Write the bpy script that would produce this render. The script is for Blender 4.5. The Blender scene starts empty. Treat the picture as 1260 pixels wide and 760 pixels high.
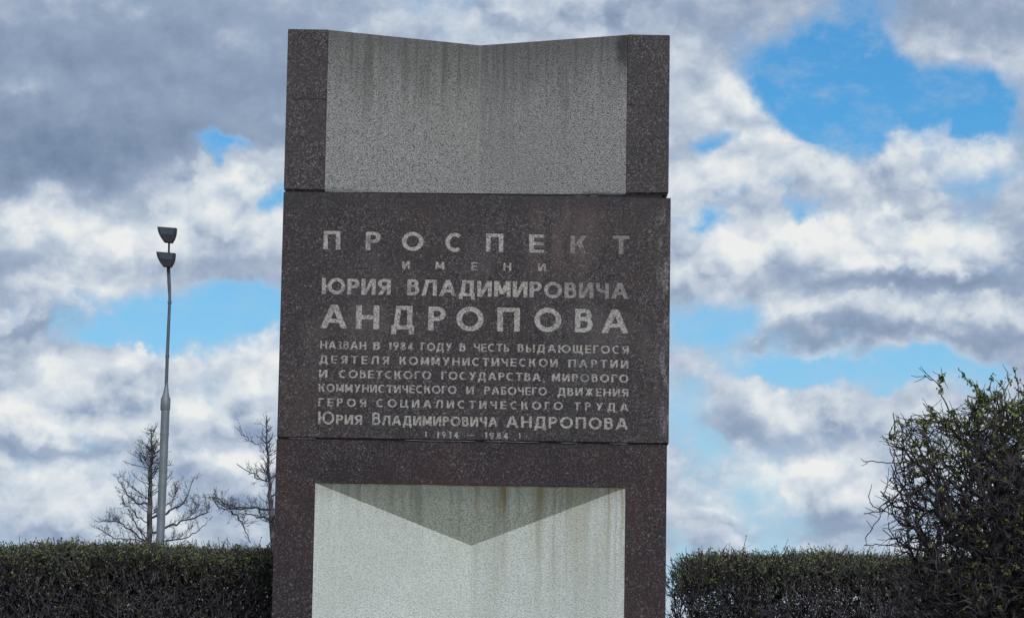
import bpy, bmesh, math, random
import numpy as np
from mathutils import Vector, Matrix
from mathutils.geometry import delaunay_2d_cdt

S = bpy.context.scene
COL = S.collection
R = math.radians
rng = np.random.default_rng(7)
random.seed(7)

# ------------------------------------------------------------------ camera
PITCH, ROLL, EYE, FPX = R(7.15), R(-0.93), 1.6, 3300.0     # tilt up, slight clockwise roll, eye height, focal length in photo pixels
cd = bpy.data.cameras.new('camera')
cam = bpy.data.objects.new('camera', cd); COL.objects.link(cam)
cd.sensor_width = 36; cd.lens = 36 * FPX / 1260
cd.clip_start = 0.1; cd.clip_end = 20000
cam.matrix_world = (Matrix.Translation((0, 0, EYE)) @ Matrix.Rotation(math.pi / 2 + PITCH, 4, 'X') @ Matrix.Rotation(-ROLL, 4, 'Z') )
S.camera = cam
CM = cam.matrix_world.to_3x3()

def ray(px, py):
    """direction in the world of a point of the survey photograph"""
    return CM @ Vector(((px - 630) / FPX, -(py - 380) / FPX, -1))
def at(px, py, Y):
    """where that sight line meets the vertical plane at distance Y"""
    d = ray(px, py); return Vector((d.x / d.y * Y, Y, EYE + d.z / d.y * Y))
def sky_uv(px, py):
    d = ray(px, py).normalized(); return (33 * math.atan2(d.x, d.y), 33 * math.asin(d.z))

# ------------------------------------------------------------------ exposure / render
S.view_settings.view_transform = 'Standard'; S.view_settings.look = 'None'
S.view_settings.exposure = 0.0; S.view_settings.gamma = 1
S.render.engine = 'CYCLES'
S.cycles.use_adaptive_sampling = True; S.cycles.adaptive_threshold = 0.03; S.cycles.adaptive_min_samples = 16
S.cycles.max_bounces = 5; S.cycles.diffuse_bounces = 3

# ------------------------------------------------------------------ sun (veiled by cloud, behind the camera and a little to the right)
SUN_EL, SUN_AZ = R(33), R(168)       # azimuth clockwise from +Y
sd = bpy.data.lights.new('sun', 'SUN'); sd.energy = 1.7; sd.angle = R(16); sd.color = (1.0, 0.96, 0.90)
sun = bpy.data.objects.new('sun', sd); COL.objects.link(sun)
sdir = Vector((math.sin(SUN_AZ) * math.cos(SUN_EL), math.cos(SUN_AZ) * math.cos(SUN_EL), math.sin(SUN_EL)))
sun.rotation_euler = (-sdir).to_track_quat('-Z', 'Y').to_euler()

# ------------------------------------------------------------------ node helpers
class NT:
    def __init__(s, tree): s.t = tree; s.n = tree.nodes; s.l = tree.links
    def new(s, kind, **kw):
        n = s.n.new(kind)
        for k, v in kw.items(): setattr(n, k, v)
        return n
    def put(s, sock, v):
        if isinstance(v, bpy.types.NodeSocket): s.l.new(v, sock)
        elif v is not None: sock.default_value = v
    def math(s, op, a, b=None, c=None, clamp=False):
        n = s.new('ShaderNodeMath', operation=op, use_clamp=clamp)
        s.put(n.inputs[0], a); s.put(n.inputs[1], b); s.put(n.inputs[2], c)
        return n.outputs[0]
    def vmath(s, op, a, b=None):
        n = s.new('ShaderNodeVectorMath', operation=op)
        s.put(n.inputs[0], a); s.put(n.inputs[1], b)
        return n.outputs[0]
    def comb(s, x, y, z=0.0):
        n = s.new('ShaderNodeCombineXYZ')
        for i, v in enumerate((x, y, z)): s.put(n.inputs[i], v)
        return n.outputs[0]
    def sep(s, v):
        n = s.new('ShaderNodeSeparateXYZ'); s.put(n.inputs[0], v); return n.outputs
    def noise(s, vec, scale, detail=4, rough=0.55, dist=0.0, col=False, lac=2.0):
        n = s.new('ShaderNodeTexNoise'); s.put(n.inputs['Vector'], vec)
        n.inputs['Scale'].default_value = scale; n.inputs['Detail'].default_value = detail
        n.inputs['Roughness'].default_value = rough; n.inputs['Distortion'].default_value = dist
        n.inputs['Lacunarity'].default_value = lac
        return n.outputs[1 if col else 0]
    def voro(s, vec, scale, feature='F1', out=0, rnd=1.0):
        n = s.new('ShaderNodeTexVoronoi', feature=feature); s.put(n.inputs['Vector'], vec)
        n.inputs['Scale'].default_value = scale; n.inputs['Randomness'].default_value = rnd
        return n.outputs[out]
    def map(s, vec, scale=(1, 1, 1), loc=(0, 0, 0), kind='POINT'):
        n = s.new('ShaderNodeMapping', vector_type=kind); s.put(n.inputs[0], vec)
        n.inputs['Location'].default_value = loc; n.inputs['Scale'].default_value = scale
        return n.outputs[0]
    def step(s, v, a, b, lo=0.0, hi=1.0):
        n = s.new('ShaderNodeMapRange', interpolation_type='SMOOTHSTEP'); s.put(n.inputs[0], v)
        for i, x in zip((1, 2, 3, 4), (a, b, lo, hi)): s.put(n.inputs[i], x)
        return n.outputs[0]
    def mix(s, f, a, b, blend='MIX'):
        n = s.new('ShaderNodeMix', data_type='RGBA', blend_type=blend)
        s.put(n.inputs[0], f)
        for i, v in ((6, a), (7, b)):
            if isinstance(v, (tuple, list)): v = tuple(v)[:3] + (1,)
            s.put(n.inputs[i], v)
        return n.outputs[2]
    def ramp(s, f, stops, interp='LINEAR'):
        n = s.new('ShaderNodeValToRGB'); s.put(n.inputs[0], f); n.color_ramp.interpolation = interp
        e = n.color_ramp.elements
        while len(e) < len(stops): e.new(0.5)
        for el, (p, c) in zip(e, stops): el.position = p; el.color = tuple(c) + (1,)
        return n.outputs[0]

def lin(r, g, b):
    f = lambda v: (v / 255 / 12.92) if v / 255 <= 0.04045 else ((v / 255 + 0.055) / 1.055) ** 2.4
    return (f(r), f(g), f(b))

# ------------------------------------------------------------------ world: broken spring cloud over blue sky
W = bpy.data.worlds.new("World"); S.world = W; W.use_nodes = True; W.cycles.sampling_method = 'MANUAL'; W.cycles.sample_map_resolution = 256
w = NT(W.node_tree); w.n.clear()
tc = w.new('ShaderNodeTexCoord'); D3 = tc.outputs['Generated']
D3 = w.vmath('NORMALIZE', D3)
dx, dy, dz = w.sep(D3)
az = w.math('ARCTAN2', dx, dy); el = w.math('ARCSINE', dz)
U = w.math('MULTIPLY', az, 33.0); V = w.math('MULTIPLY', el, 33.0)          # one unit is 1.74 degrees
P = w.comb(U, V)
# cloud noise lives on the sphere of directions, flattened towards the horizon
dzz = w.math('MULTIPLY', dz, 1.15)
N3 = w.comb(dx, dy, dzz)
wn = w.noise(N3, 22, 5, 0.55, col=True)
wn2 = w.noise(N3, 75, 4, 0.6, col=True)
wv = w.vmath('SUBTRACT', wn, (0.5, 0.5, 0.5)); wv2 = w.vmath('SUBTRACT', wn2, (0.5, 0.5, 0.5))
PW = w.vmath('ADD', P, w.vmath('MULTIPLY', wv, (1.7, 1.1, 0)))
PW = w.vmath('ADD', PW, w.vmath('MULTIPLY', wv2, (0.55, 0.45, 0)))
def blobs(lst, base, grow=1.0):
    acc = base
    for (px, py, rx, ry, wt) in lst:
        u, v = sky_uv(px, py)
        m = w.map(PW, (rx * grow / 100, ry * grow / 100, 1), (u, v, 0), 'TEXTURE')
        g = w.new('ShaderNodeTexGradient', gradient_type='SPHERICAL'); w.put(g.inputs[0], m)
        acc = w.math('MULTIPLY_ADD', g.outputs[1], wt, acc)
    return acc
f_big = w.noise(N3, 9, 6, 0.55)
f_med = w.noise(N3, 26, 8, 0.60)
f_fin = w.noise(N3, 90, 6, 0.62)
lob = w.vmath('ADD', w.comb(dx, dy, w.math('MULTIPLY', dz, 1.3)), w.vmath('MULTIPLY', wv2, (0.012, 0.012, 0.012)))
def puff(vec):
    n = w.new('ShaderNodeTexVoronoi', feature='F1'); w.put(n.inputs['Vector'], vec)
    n.inputs['Scale'].default_value = 25; n.inputs['Detail'].default_value = 4.0; n.inputs['Roughness'].default_value = 0.47
    return n.outputs[0]
pf = puff(lob); pf_up = puff(w.vmath('ADD', lob, (0.0025, 0, 0.0085)))
# coverage: mostly cloud, the holes are where the blue shows
holes = [(100, 90, 420, 200, .8), (950, 235, 90, 30, -1.0), (1060, 170, 120, 40, -.6), (870, 150, 60, 30, -.5), (1220, 210, 60, 40, -.5), (1050, 450, 220, 40, -.5), (1010, 160, 110, 36, -1.1), (1190, 150, 60, 22, -.9), (1005, 78, 125, 75, -1.7), (1120, 120, 130, 48, -1.4), (975, 130, 60, 50, -0.9), (1210, 100, 60, 35, -.7),
         (848, 268, 70, 30, -1.5), (988, 270, 44, 30, -1.4), (1010, 205, 34, 18, -0.6), (856, 172, 44, 20, -.9),
         (288, 178, 88, 30, -1.9), (350, 250, 60, 30, -1.2), (345, 215, 20, 16, .5),
         (250, 400, 170, 52, -1.7), (150, 415, 90, 26, -1.1), (345, 380, 60, 44, -0.9),
         (872, 398, 66, 52, -1.2), (1090, 468, 170, 26, -1.1), (960, 455, 90, 26, -0.9), (1190, 452, 90, 20, -0.7), (855, 520, 50, 60, -1.0),
         (832, 700, 30, 60, -0.7), (700, 380, 120, 60, -.5), (95, 530, 40, 12, -.3),
         (240, 395, 46, 10, .9), (1050, 500, 60, 16, .5),
         (600, -160, 300, 90, -.8), (1500, 260, 160, 60, -1.2), (-260, 420, 180, 40, -1.2), (1420, 520, 130, 30, -1.0)]
cov = blobs(holes, 1.0, 1.1)
cov = w.math('ADD', cov, w.math('MULTIPLY', w.math('SUBTRACT', f_big, 0.52), 1.8))
cov = w.math('ADD', cov, w.math('MULTIPLY', w.math('SUBTRACT', f_med, 0.5), 0.9))
cov = w.math('ADD', cov, w.math('MULTIPLY', w.math('SUBTRACT', f_fin, 0.5), 0.25))
cov = w.math('ADD', cov, w.math('MULTIPLY', w.math('SUBTRACT', 0.98, pf), 0.95))
dens = w.step(cov, -0.10, 0.95)
wisp = w.step(w.noise(w.map(N3, (1, 1, 1.6)), 34, 6, 0.68), 0.46, 0.78, 0.0, 0.42)
dens = w.math('MAXIMUM', dens, wisp)
# brightness of the cloud decks: white sunlit heads, blue-grey undersides
light = [(150, 540, 380, 170, .16), (1010, 560, 300, 150, .14), (960, 250, 300, 200, .10), (100, 80, 420, 150, -.34), (330, 110, 220, 80, -.18), (70, 205, 190, 60, -.42), (230, 165, 120, 30, -.12), (40, 110, 120, 26, .14),
         (420, 20, 240, 60, .10), (700, 10, 180, 60, .18),
         (120, 285, 150, 50, .40), (210, 260, 180, 60, .22), (30, 255, 60, 24, .22), (255, 235, 70, 34, .38), (320, 212, 60, 36, .45), (180, 300, 90, 30, .18),
         (330, 290, 80, 40, .22), (60, 330, 200, 22, -.22), (300, 330, 110, 22, -.22), (120, 365, 70, 22, .42), (25, 380, 60, 18, .30), (90, 402, 150, 16, -.42),
         (10, 440, 60, 30, -.22), (70, 468, 120, 34, .30), (240, 450, 140, 30, .30), (50, 505, 120, 30, .42), (150, 515, 90, 14, -.22),
         (250, 505, 110, 22, .22), (300, 490, 60, 26, .28), (30, 540, 110, 12, -.38), (125, 565, 34, 18, .42), (35, 572, 50, 20, .26), (300, 560, 70, 16, .24),
         (250, 548, 90, 12, -.22), (60, 615, 140, 22, .18), (220, 620, 140, 16, -.22), (120, 650, 200, 12, .22), (270, 590, 70, 10, -.14), (290, 615, 60, 12, .18),
         (900, 110, 70, 34, .22), (895, 208, 80, 44, .42), (860, 330, 60, 40, .40), (930, 310, 60, 40, .40), (880, 245, 70, 14, -.22),
         (1080, 160, 60, 24, -.18), (1070, 205, 70, 30, .30), (1160, 190, 90, 44, .34), (1100, 250, 150, 18, -.22),
         (1120, 300, 130, 46, .62), (1180, 295, 110, 40, .25), (1020, 295, 60, 30, .2), (1110, 352, 210, 18, -.50), (1230, 350, 80, 40, -.12),
         (960, 392, 70, 18, .44), (1090, 388, 90, 18, .34), (1210, 395, 90, 22, .36), (1040, 420, 230, 16, -.40), (1240, 430, 70, 16, -.2),
         (1150, 12, 330, 46, -.30), (1235, 160, 50, 70, -.22), (1240, 95, 40, 20, .15),
         (985, 512, 50, 26, .42), (940, 535, 110, 20, -.26), (1130, 500, 120, 16, -.10), (925, 580, 75, 34, .66), (1040, 590, 110, 30, .20), (900, 628, 90, 14, .12),
         (1010, 640, 160, 12, -.26), (950, 660, 130, 10, .22), (850, 600, 40, 20, -.16), (880, 655, 60, 12, -.12), (840, 560, 30, 20, .3)]
br = blobs(light, 0.53, 1.3)
up = w.comb(dx, dy, w.math('ADD', dzz, 0.0105))
m_up = w.noise(up, 26, 8, 0.60)
up2 = w.comb(w.math('ADD', dx, 0.002), dy, w.math('ADD', dzz, 0.0045))
f_up = w.noise(up2, 90, 6, 0.62)
br = w.math('ADD', br, w.math('MULTIPLY', w.math('SUBTRACT', f_med, m_up), 0.45))
br = w.math('ADD', br, w.math('MULTIPLY', w.math('SUBTRACT', f_fin, f_up), 0.28))
lobe_gain = w.step(br, 0.30, 0.80, 0.12, 1.0)
br = w.math('ADD', br, w.math('MULTIPLY', w.math('MULTIPLY', w.math('SUBTRACT', pf_up, pf), 1.25), lobe_gain))
br = w.math('ADD', br, w.math('MULTIPLY', w.math('SUBTRACT', f_big, 0.5), 0.30))
br = w.math('ADD', br, w.math('MULTIPLY', w.math('SUBTRACT', f_med, 0.5), 0.10))
br = w.math('ADD', br, w.math('MULTIPLY', w.math('SUBTRACT', 1.0, dens), w.math('SUBTRACT', 0.62, br)))
br = w.math('MULTIPLY_ADD', br, 0.76, 0.08)
ccol = w.ramp(br, [(0.04, lin(112, 132, 160)), (0.34, lin(148, 165, 190)), (0.56, lin(188, 200, 215)), (0.76, lin(212, 220, 228)), (1.0, lin(236, 238, 237))])
nis = w.new('ShaderNodeTexSky', sky_type='NISHITA'); nis.sun_disc = False
nis.sun_elevation = SUN_EL; nis.sun_rotation = SUN_AZ; nis.air_density = 1.0; nis.dust_density = 0.3; nis.ozone_density = 2.0
blue = w.mix(1.0, nis.outputs[0], (0.30, 0.75, 1.02), 'MULTIPLY')
STR = 0.1
blue = w.mix(w.step(el, R(0), R(12), 0.80, 0.0), blue, tuple(c / STR for c in lin(172, 204, 230)))
ccol10 = w.vmath('MULTIPLY', ccol, (1 / STR, 1 / STR, 1 / STR))
# thin veil of pale vapour where the cloud thins out
skyc = w.mix(dens, blue, ccol10)
bg = w.new('ShaderNodeBackground'); w.put(bg.inputs[0], skyc); bg.inputs[1].default_value = STR
wo = w.new('ShaderNodeOutputWorld'); w.l.new(bg.outputs[0], wo.inputs[0])

# ------------------------------------------------------------------ object helpers
def tag(o, label=None, cat=None, group=None, kind=None):
    for k, v in (('label', label), ('category', cat), ('group', group), ('kind', kind)):
        if v: o[k] = v
    return o
def empty(name, loc):
    o = bpy.data.objects.new(name, None); o.location = loc; o.empty_display_size = 0.3
    COL.objects.link(o); return o
def link(name, me, mat, parent=None, smooth=False):
    o = bpy.data.objects.new(name, me); COL.objects.link(o)
    if mat is not None and len(me.materials) == 0: me.materials.append(mat)
    if parent: o.parent = parent
    if smooth: me.polygons.foreach_set('use_smooth', [True] * len(me.polygons))
    return o
def mesh_py(name, verts, faces):
    me = bpy.data.meshes.new(name); me.from_pydata([tuple(v) for v in verts], [], faces); me.update()
    bm = bmesh.new(); bm.from_mesh(me); bmesh.ops.recalc_face_normals(bm, faces=bm.faces); bm.to_mesh(me); bm.free()
    return me
def prism(poly, z0, z1, bev=0.0, jit=0.0):
    """plan polygon (x, y) raised from z0 to z1; z0/z1 may be functions of (x, y)"""
    f0 = z0 if callable(z0) else (lambda x, y: z0); f1 = z1 if callable(z1) else (lambda x, y: z1)
    n = len(poly)
    v = [(x, y, f0(x, y)) for x, y in poly] + [(x, y, f1(x, y)) for x, y in poly]
    f = [tuple(range(n))[::-1], tuple(range(n, 2 * n))] + [(i, (i + 1) % n, n + (i + 1) % n, n + i) for i in range(n)]
    me = bpy.data.meshes.new('m'); me.from_pydata(v, [], f); me.update()
    bm = bmesh.new(); bm.from_mesh(me); bmesh.ops.recalc_face_normals(bm, faces=bm.faces)
    if bev: bmesh.ops.bevel(bm, geom=bm.edges[:], offset=bev, segments=2, affect='EDGES')
    bm.to_mesh(me); bm.free(); return me
def box(x0, x1, y0, y1, z0, z1, bev=0.0): return prism([(x0, y0), (x1, y0), (x1, y1), (x0, y1)], z0, z1, bev)

class Tubes:
    """many thin tapering sticks gathered into one mesh"""
    def __init__(s): s.v = []; s.f = []; s.n = 0
    def add(s, pts, rad, k=3):
        pts = np.asarray(pts, float); m = len(pts)
        rad = np.asarray(rad, float)
        t = np.empty_like(pts); t[1:-1] = pts[2:] - pts[:-2]; t[0] = pts[1] - pts[0]; t[-1] = pts[-1] - pts[-2]
        t /= np.linalg.norm(t, axis=1)[:, None] + 1e-12
        ref = np.array([0.0, 0, 1]) if abs(t[0][2]) < 0.8 else np.array([1.0, 0, 0])
        a = np.cross(t, ref); a /= np.linalg.norm(a, axis=1)[:, None] + 1e-12
        b = np.cross(t, a)
        ang = np.arange(k) * 2 * math.pi / k
        ring = pts[:, None, :] + rad[:, None, None] * (np.cos(ang)[None, :, None] * a[:, None, :] + np.sin(ang)[None, :, None] * b[:, None, :])
        s.v.append(ring.reshape(-1, 3))
        i = np.arange(m - 1)[:, None] * k; j = np.arange(k)[None, :]; j2 = (j + 1) % k
        q = np.stack([i + j, i + j2, i + k + j2, i + k + j], -1).reshape(-1, 4) + s.n
        s.f.append(q); s.n += m * k
    def mesh(s, name):
        v = np.concatenate(s.v); f = np.concatenate(s.f); return np_mesh(name, v, f)
def np_mesh(name, v, f):
    me = bpy.data.meshes.new(name); me.vertices.add(len(v)); me.vertices.foreach_set('co', v.astype(np.float32).ravel())
    nf, k = f.shape; me.loops.add(nf * k); me.loops.foreach_set('vertex_index', f.astype(np.int32).ravel())
    me.polygons.add(nf); me.polygons.foreach_set('loop_start', np.arange(nf, dtype=np.int32) * k)
    me.polygons.foreach_set('loop_total', np.full(nf, k, np.int32)); me.update(calc_edges=True); return me
def tube_obj(name, pts, rad, mat, parent, k=12):
    T = Tubes(); T.add(pts, rad, k); me = T.mesh(name); return link(name, me, mat, parent, smooth=True)
def lathe(profile, k=24):
    v = []; f = []
    for (r, z) in profile:
        for j in range(k): v.append((r * math.cos(2 * math.pi * j / k), r * math.sin(2 * math.pi * j / k), z))
    for i in range(len(profile) - 1):
        for j in range(k): f.append((i * k + j, i * k + (j + 1) % k, (i + 1) * k + (j + 1) % k, (i + 1) * k + j))
    f.append(tuple(range(k))[::-1]); f.append(tuple((len(profile) - 1) * k + j for j in range(k)))
    return mesh_py('m', v, f)

# ------------------------------------------------------------------ materials
def mat_new(name):
    m = bpy.data.materials.new(name); m.use_nodes = True; t = NT(m.node_tree); t.n.clear()
    o = t.new('ShaderNodeOutputMaterial'); b = t.new('ShaderNodeBsdfPrincipled'); t.l.new(b.outputs[0], o.inputs[0])
    t.b = b; t.tc = t.new('ShaderNodeTexCoord').outputs['Object']
    return m, t
def bump(t, h, strength, dist):
    n = t.new('ShaderNodeBump'); n.inputs['Strength'].default_value = strength; n.inputs['Distance'].default_value = dist
    t.put(n.inputs['Height'], h); t.l.new(n.outputs[0], t.b.inputs['Normal'])
def simple(name, col, rough=0.6, metal=0.0, var=0.25, scale=20):
    m, t = mat_new(name)
    n = t.noise(t.tc, scale, 4)
    t.put(t.b.inputs['Base Color'], t.mix(n, tuple(c * (1 - var) for c in col), tuple(c * (1 + var) for c in col)))
    t.b.inputs['Roughness'].default_value = rough; t.b.inputs['Metallic'].default_value = metal
    return m

def granite(name, tone=1.0, stains=False, warm=0.45):
    m, t = mat_new(name); O = t.tc
    jit = t.vmath('ADD', O, t.vmath('MULTIPLY', t.vmath('SUBTRACT', t.noise(O, 60, 3, col=True), (0.5, 0.5, 0.5)), (0.012, 0.012, 0.012)))
    big = t.noise(O, 1.6, 5, 0.6); mid = t.noise(O, 7, 4, 0.6)
    base = t.mix(t.step(big, 0.35, 0.68), (0.033 * tone, (0.029 - .003 * warm) * tone, 0.032 * tone), ((0.050 + .014 * warm) * tone, 0.039 * tone, 0.040 * tone))
    c1 = t.voro(jit, 145, out=1); s1 = t.sep(c1)
    d1 = t.voro(jit, 145)
    fleck = t.math('MULTIPLY', t.step(s1[0], 0.58, 0.80), t.step(d1, 0.70, 0.25))
    c2 = t.voro(jit, 215, out=1); s2 = t.sep(c2); fine = t.step(s2[1], 0.45, 0.90)
    c3 = t.voro(jit, 62, out=1); s3 = t.sep(c3); d3 = t.voro(jit, 62)
    large = t.math('MULTIPLY', t.step(s3[2], 0.90, 0.95), t.step(d3, 0.40, 0.12))
    dk = t.step(s1[1], 0.60, 0.95)
    amt = t.step(mid, 0.30, 0.72, 0.35, 1.0)
    col = t.mix(t.math('MULTIPLY', dk, 0.65), base, (0.016, 0.013, 0.020))
    col = t.mix(t.math('MULTIPLY', fine, t.math('MULTIPLY', amt, 0.60)), col, tuple(c * min(1, tone) for c in (0.145, 0.134, 0.138)))
    pale = t.mix(s1[2], (0.20, 0.185, 0.19), (0.36, 0.345, 0.36))
    col = t.mix(t.math('MULTIPLY', fleck, t.math('MULTIPLY', amt, 0.60 * min(1, tone))), col, pale)
    col = t.mix(t.math('MULTIPLY', large, 0.38), col, (0.36, 0.335, 0.34))
    if not stains and warm < 0.5:        # a hairline saw mark across each side strip of the upper block
        x, y, z = t.sep(O)
        lz = t.math('ABSOLUTE', t.math('SUBTRACT', t.math('ADD', z, t.math('MULTIPLY', t.noise(O, 8, 3), 0.02)), 4.06))
        mk = t.math('MULTIPLY', t.step(lz, 0.0045, 0.0015), t.step(t.noise(O, 9, 2), 0.42, 0.55))
        col = t.mix(t.math('MULTIPLY', mk, 0.7), col, (0.012, 0.011, 0.014))
    if stains:        # lime and rust haze washed over the inscription
        x, y, z = t.sep(O)
        st = t.noise(t.map(O, (5, 5, 1.1)), 1.0, 4, 0.6)
        g = t.new('ShaderNodeTexGradient', gradient_type='SPHERICAL')
        t.put(g.inputs[0], t.map(O, (0.22, 1, 0.42), (0.40, -0.0, 3.42), 'TEXTURE'))
        a = t.math('MULTIPLY', t.math('MULTIPLY', g.outputs[1], t.step(st, 0.4, 0.6)), 0.42, clamp=True)
        col = t.mix(a, col, (0.22, 0.155, 0.145))
        haze = t.math('MULTIPLY', t.step(t.noise(t.map(O, (3, 3, 2.2), (4, 0, 2)), 1, 5, 0.6), 0.50, 0.72), 0.22)
        col = t.mix(haze, col, (0.22, 0.20, 0.19))
        ew = t.math('MULTIPLY', t.step(x, 0.80, 0.872), t.step(t.noise(t.map(O, (30, 30, 9)), 1, 3), 0.45, 0.6))
        col = t.mix(t.math('MULTIPLY', ew, t.math('MULTIPLY', s1[0], 0.7)), col, (0.34, 0.32, 0.33))
        # the stone just under the upper joint is darker
        dark_top = t.math('MULTIPLY', t.step(t.math('ADD', z, t.math('MULTIPLY', big, 0.10)), 3.58, 3.68), 0.5)
        col = t.mix(dark_top, col, (0.030, 0.028, 0.036))
    t.put(t.b.inputs['Base Color'], col)
    t.put(t.b.inputs['Roughness'], t.step(mid, 0.3, 0.7, 0.42, 0.62))
    t.b.inputs['Specular IOR Level'].default_value = 0.22
    bump(t, t.math('ADD', t.noise(O, 220, 3), t.math('MULTIPLY', mid, 0.6)), 0.35, 0.003)
    return m
M_gran_top = granite('granite_upper', 1.05, warm=0.1)
M_gran_mid = granite('granite_middle', 0.88, stains=True, warm=0.35)
M_gran_low = granite('granite_lower', 0.66, warm=1.7)

def rough_stone(name, pale, dark, ztop, grain=1.0, streak=0.5, yellow=0.0, contrast=1.0, reach_y=0.75, corner=False):
    """tooled stone with worm-like grain, rain streaks running down from its top edge"""
    m, t = mat_new(name); O = t.tc; x, y, z = t.sep(O)
    g1 = t.noise(t.map(O, (150 * grain, 100, 240 * grain)), 1, 2, 0.6, 0.2)
    g2 = t.noise(t.map(O, (300, 300, 380)), 1, 2, 0.6)
    gr = t.math('ADD', t.math('MULTIPLY', g1, 0.72), t.math('MULTIPLY', g2, 0.28))
    big = t.noise(O, 2.3, 5, 0.6)
    f = t.step(gr, 0.38, 0.57)
    col = t.mix(f, dark, pale)
    col = t.mix(t.math('MULTIPLY', t.step(big, 0.35, 0.7), 0.30), col, tuple(c * 0.62 for c in pale))
    # streaks
    wob = t.math('ADD', x, t.math('MULTIPLY', t.noise(t.map(O, (3, 3, 2)), 1, 3), 0.05))
    sx = t.comb(t.math('MULTIPLY', wob, 26), 0.0, t.math('MULTIPLY', z, 0.7))
    s = t.noise(sx, 1, 5, 0.65)
    down = t.math('SUBTRACT', ztop, z)
    reach = t.math('MULTIPLY', t.noise(t.comb(t.math('MULTIPLY', x, 9), 3.3, 0.0), 1, 3, 0.6), 1.1)
    fade = t.step(t.math('DIVIDE', down, t.math('MAXIMUM', reach, 0.05)), 0.0, 1.0, 1.0, 0.0)
    a = t.math('MULTIPLY', t.math('MULTIPLY', t.step(s, 0.44, 0.66), fade), streak)
    col = t.mix(a, col, tuple(c * 0.28 for c in (pale[0], pale[1], pale[2] * .95)))
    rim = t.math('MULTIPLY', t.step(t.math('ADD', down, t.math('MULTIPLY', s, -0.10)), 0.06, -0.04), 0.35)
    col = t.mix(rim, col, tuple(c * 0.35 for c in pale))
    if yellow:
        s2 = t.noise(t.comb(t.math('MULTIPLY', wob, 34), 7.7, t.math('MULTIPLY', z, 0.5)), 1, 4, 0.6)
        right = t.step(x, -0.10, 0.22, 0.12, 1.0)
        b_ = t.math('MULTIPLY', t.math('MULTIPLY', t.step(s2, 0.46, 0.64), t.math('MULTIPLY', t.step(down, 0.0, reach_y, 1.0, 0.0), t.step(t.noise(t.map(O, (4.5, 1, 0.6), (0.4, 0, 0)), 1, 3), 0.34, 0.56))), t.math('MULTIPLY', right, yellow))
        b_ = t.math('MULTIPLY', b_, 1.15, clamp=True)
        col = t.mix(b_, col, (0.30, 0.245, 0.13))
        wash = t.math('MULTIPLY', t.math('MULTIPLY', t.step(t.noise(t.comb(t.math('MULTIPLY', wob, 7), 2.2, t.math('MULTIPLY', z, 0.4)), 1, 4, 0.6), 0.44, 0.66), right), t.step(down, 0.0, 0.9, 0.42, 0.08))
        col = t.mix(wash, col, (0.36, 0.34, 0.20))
    if corner:       # black run-off patch under the right end, darker lower lip, stronger to the right
        gx = t.new('ShaderNodeTexGradient', gradient_type='SPHERICAL'); t.put(gx.inputs[0], t.map(t.vmath('ADD', O, t.vmath('MULTIPLY', t.noise(O, 30, 5, 0.7, col=True), (0.06, 0, 0.10))), (0.050, 0.5, 0.15), (0.688, 0.0, 4.37), 'TEXTURE'))
        col = t.mix(t.math('MULTIPLY', t.step(gx.outputs[1], 0.0, 0.8), 0.8), col, (0.03, 0.03, 0.035))
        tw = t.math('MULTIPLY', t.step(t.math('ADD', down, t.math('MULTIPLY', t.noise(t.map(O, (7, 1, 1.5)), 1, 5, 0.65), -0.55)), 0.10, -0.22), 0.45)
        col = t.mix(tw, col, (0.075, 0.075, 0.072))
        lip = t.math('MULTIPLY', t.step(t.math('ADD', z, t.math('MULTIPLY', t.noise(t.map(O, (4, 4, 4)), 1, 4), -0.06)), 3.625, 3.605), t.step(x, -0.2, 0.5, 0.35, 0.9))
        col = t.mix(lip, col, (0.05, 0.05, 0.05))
        cr = t.step(t.math('ABSOLUTE', t.math('SUBTRACT', x, 0.002)), 0.012, 0.0)
        col = t.mix(t.math('MULTIPLY', cr, 0.12), col, (0.50, 0.50, 0.47))
    else:            # rusty line where the wash meets the granite
        ln = t.math('MULTIPLY', t.step(t.math('ADD', down, t.math('MULTIPLY', g1, 0.012)), 0.018, 0.008), t.step(t.noise(t.map(O, (6, 1, 1)), 1, 3), 0.40, 0.55))
        col = t.mix(t.math('MULTIPLY', ln, 0.7), col, (0.30, 0.21, 0.13))
    t.put(t.b.inputs['Base Color'], col)
    t.b.inputs['Roughness'].default_value = 0.9; t.b.inputs['Specular IOR Level'].default_value = 0.15
    bump(t, gr, 0.6 * contrast, 0.006)
    return m
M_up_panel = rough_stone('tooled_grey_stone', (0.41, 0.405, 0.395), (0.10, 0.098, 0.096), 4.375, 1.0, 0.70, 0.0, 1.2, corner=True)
M_white = rough_stone('white_limewash', (0.80, 0.85, 0.81), (0.50, 0.55, 0.53), 2.31, 0.85, 0.13, 0.50, 1.6)
M_soffit = rough_stone('stained_limewash', (0.84, 0.88, 0.80), (0.38, 0.42, 0.38), 2.31, 0.85, 0.45, 1.0, 1.3, 0.24)
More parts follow.
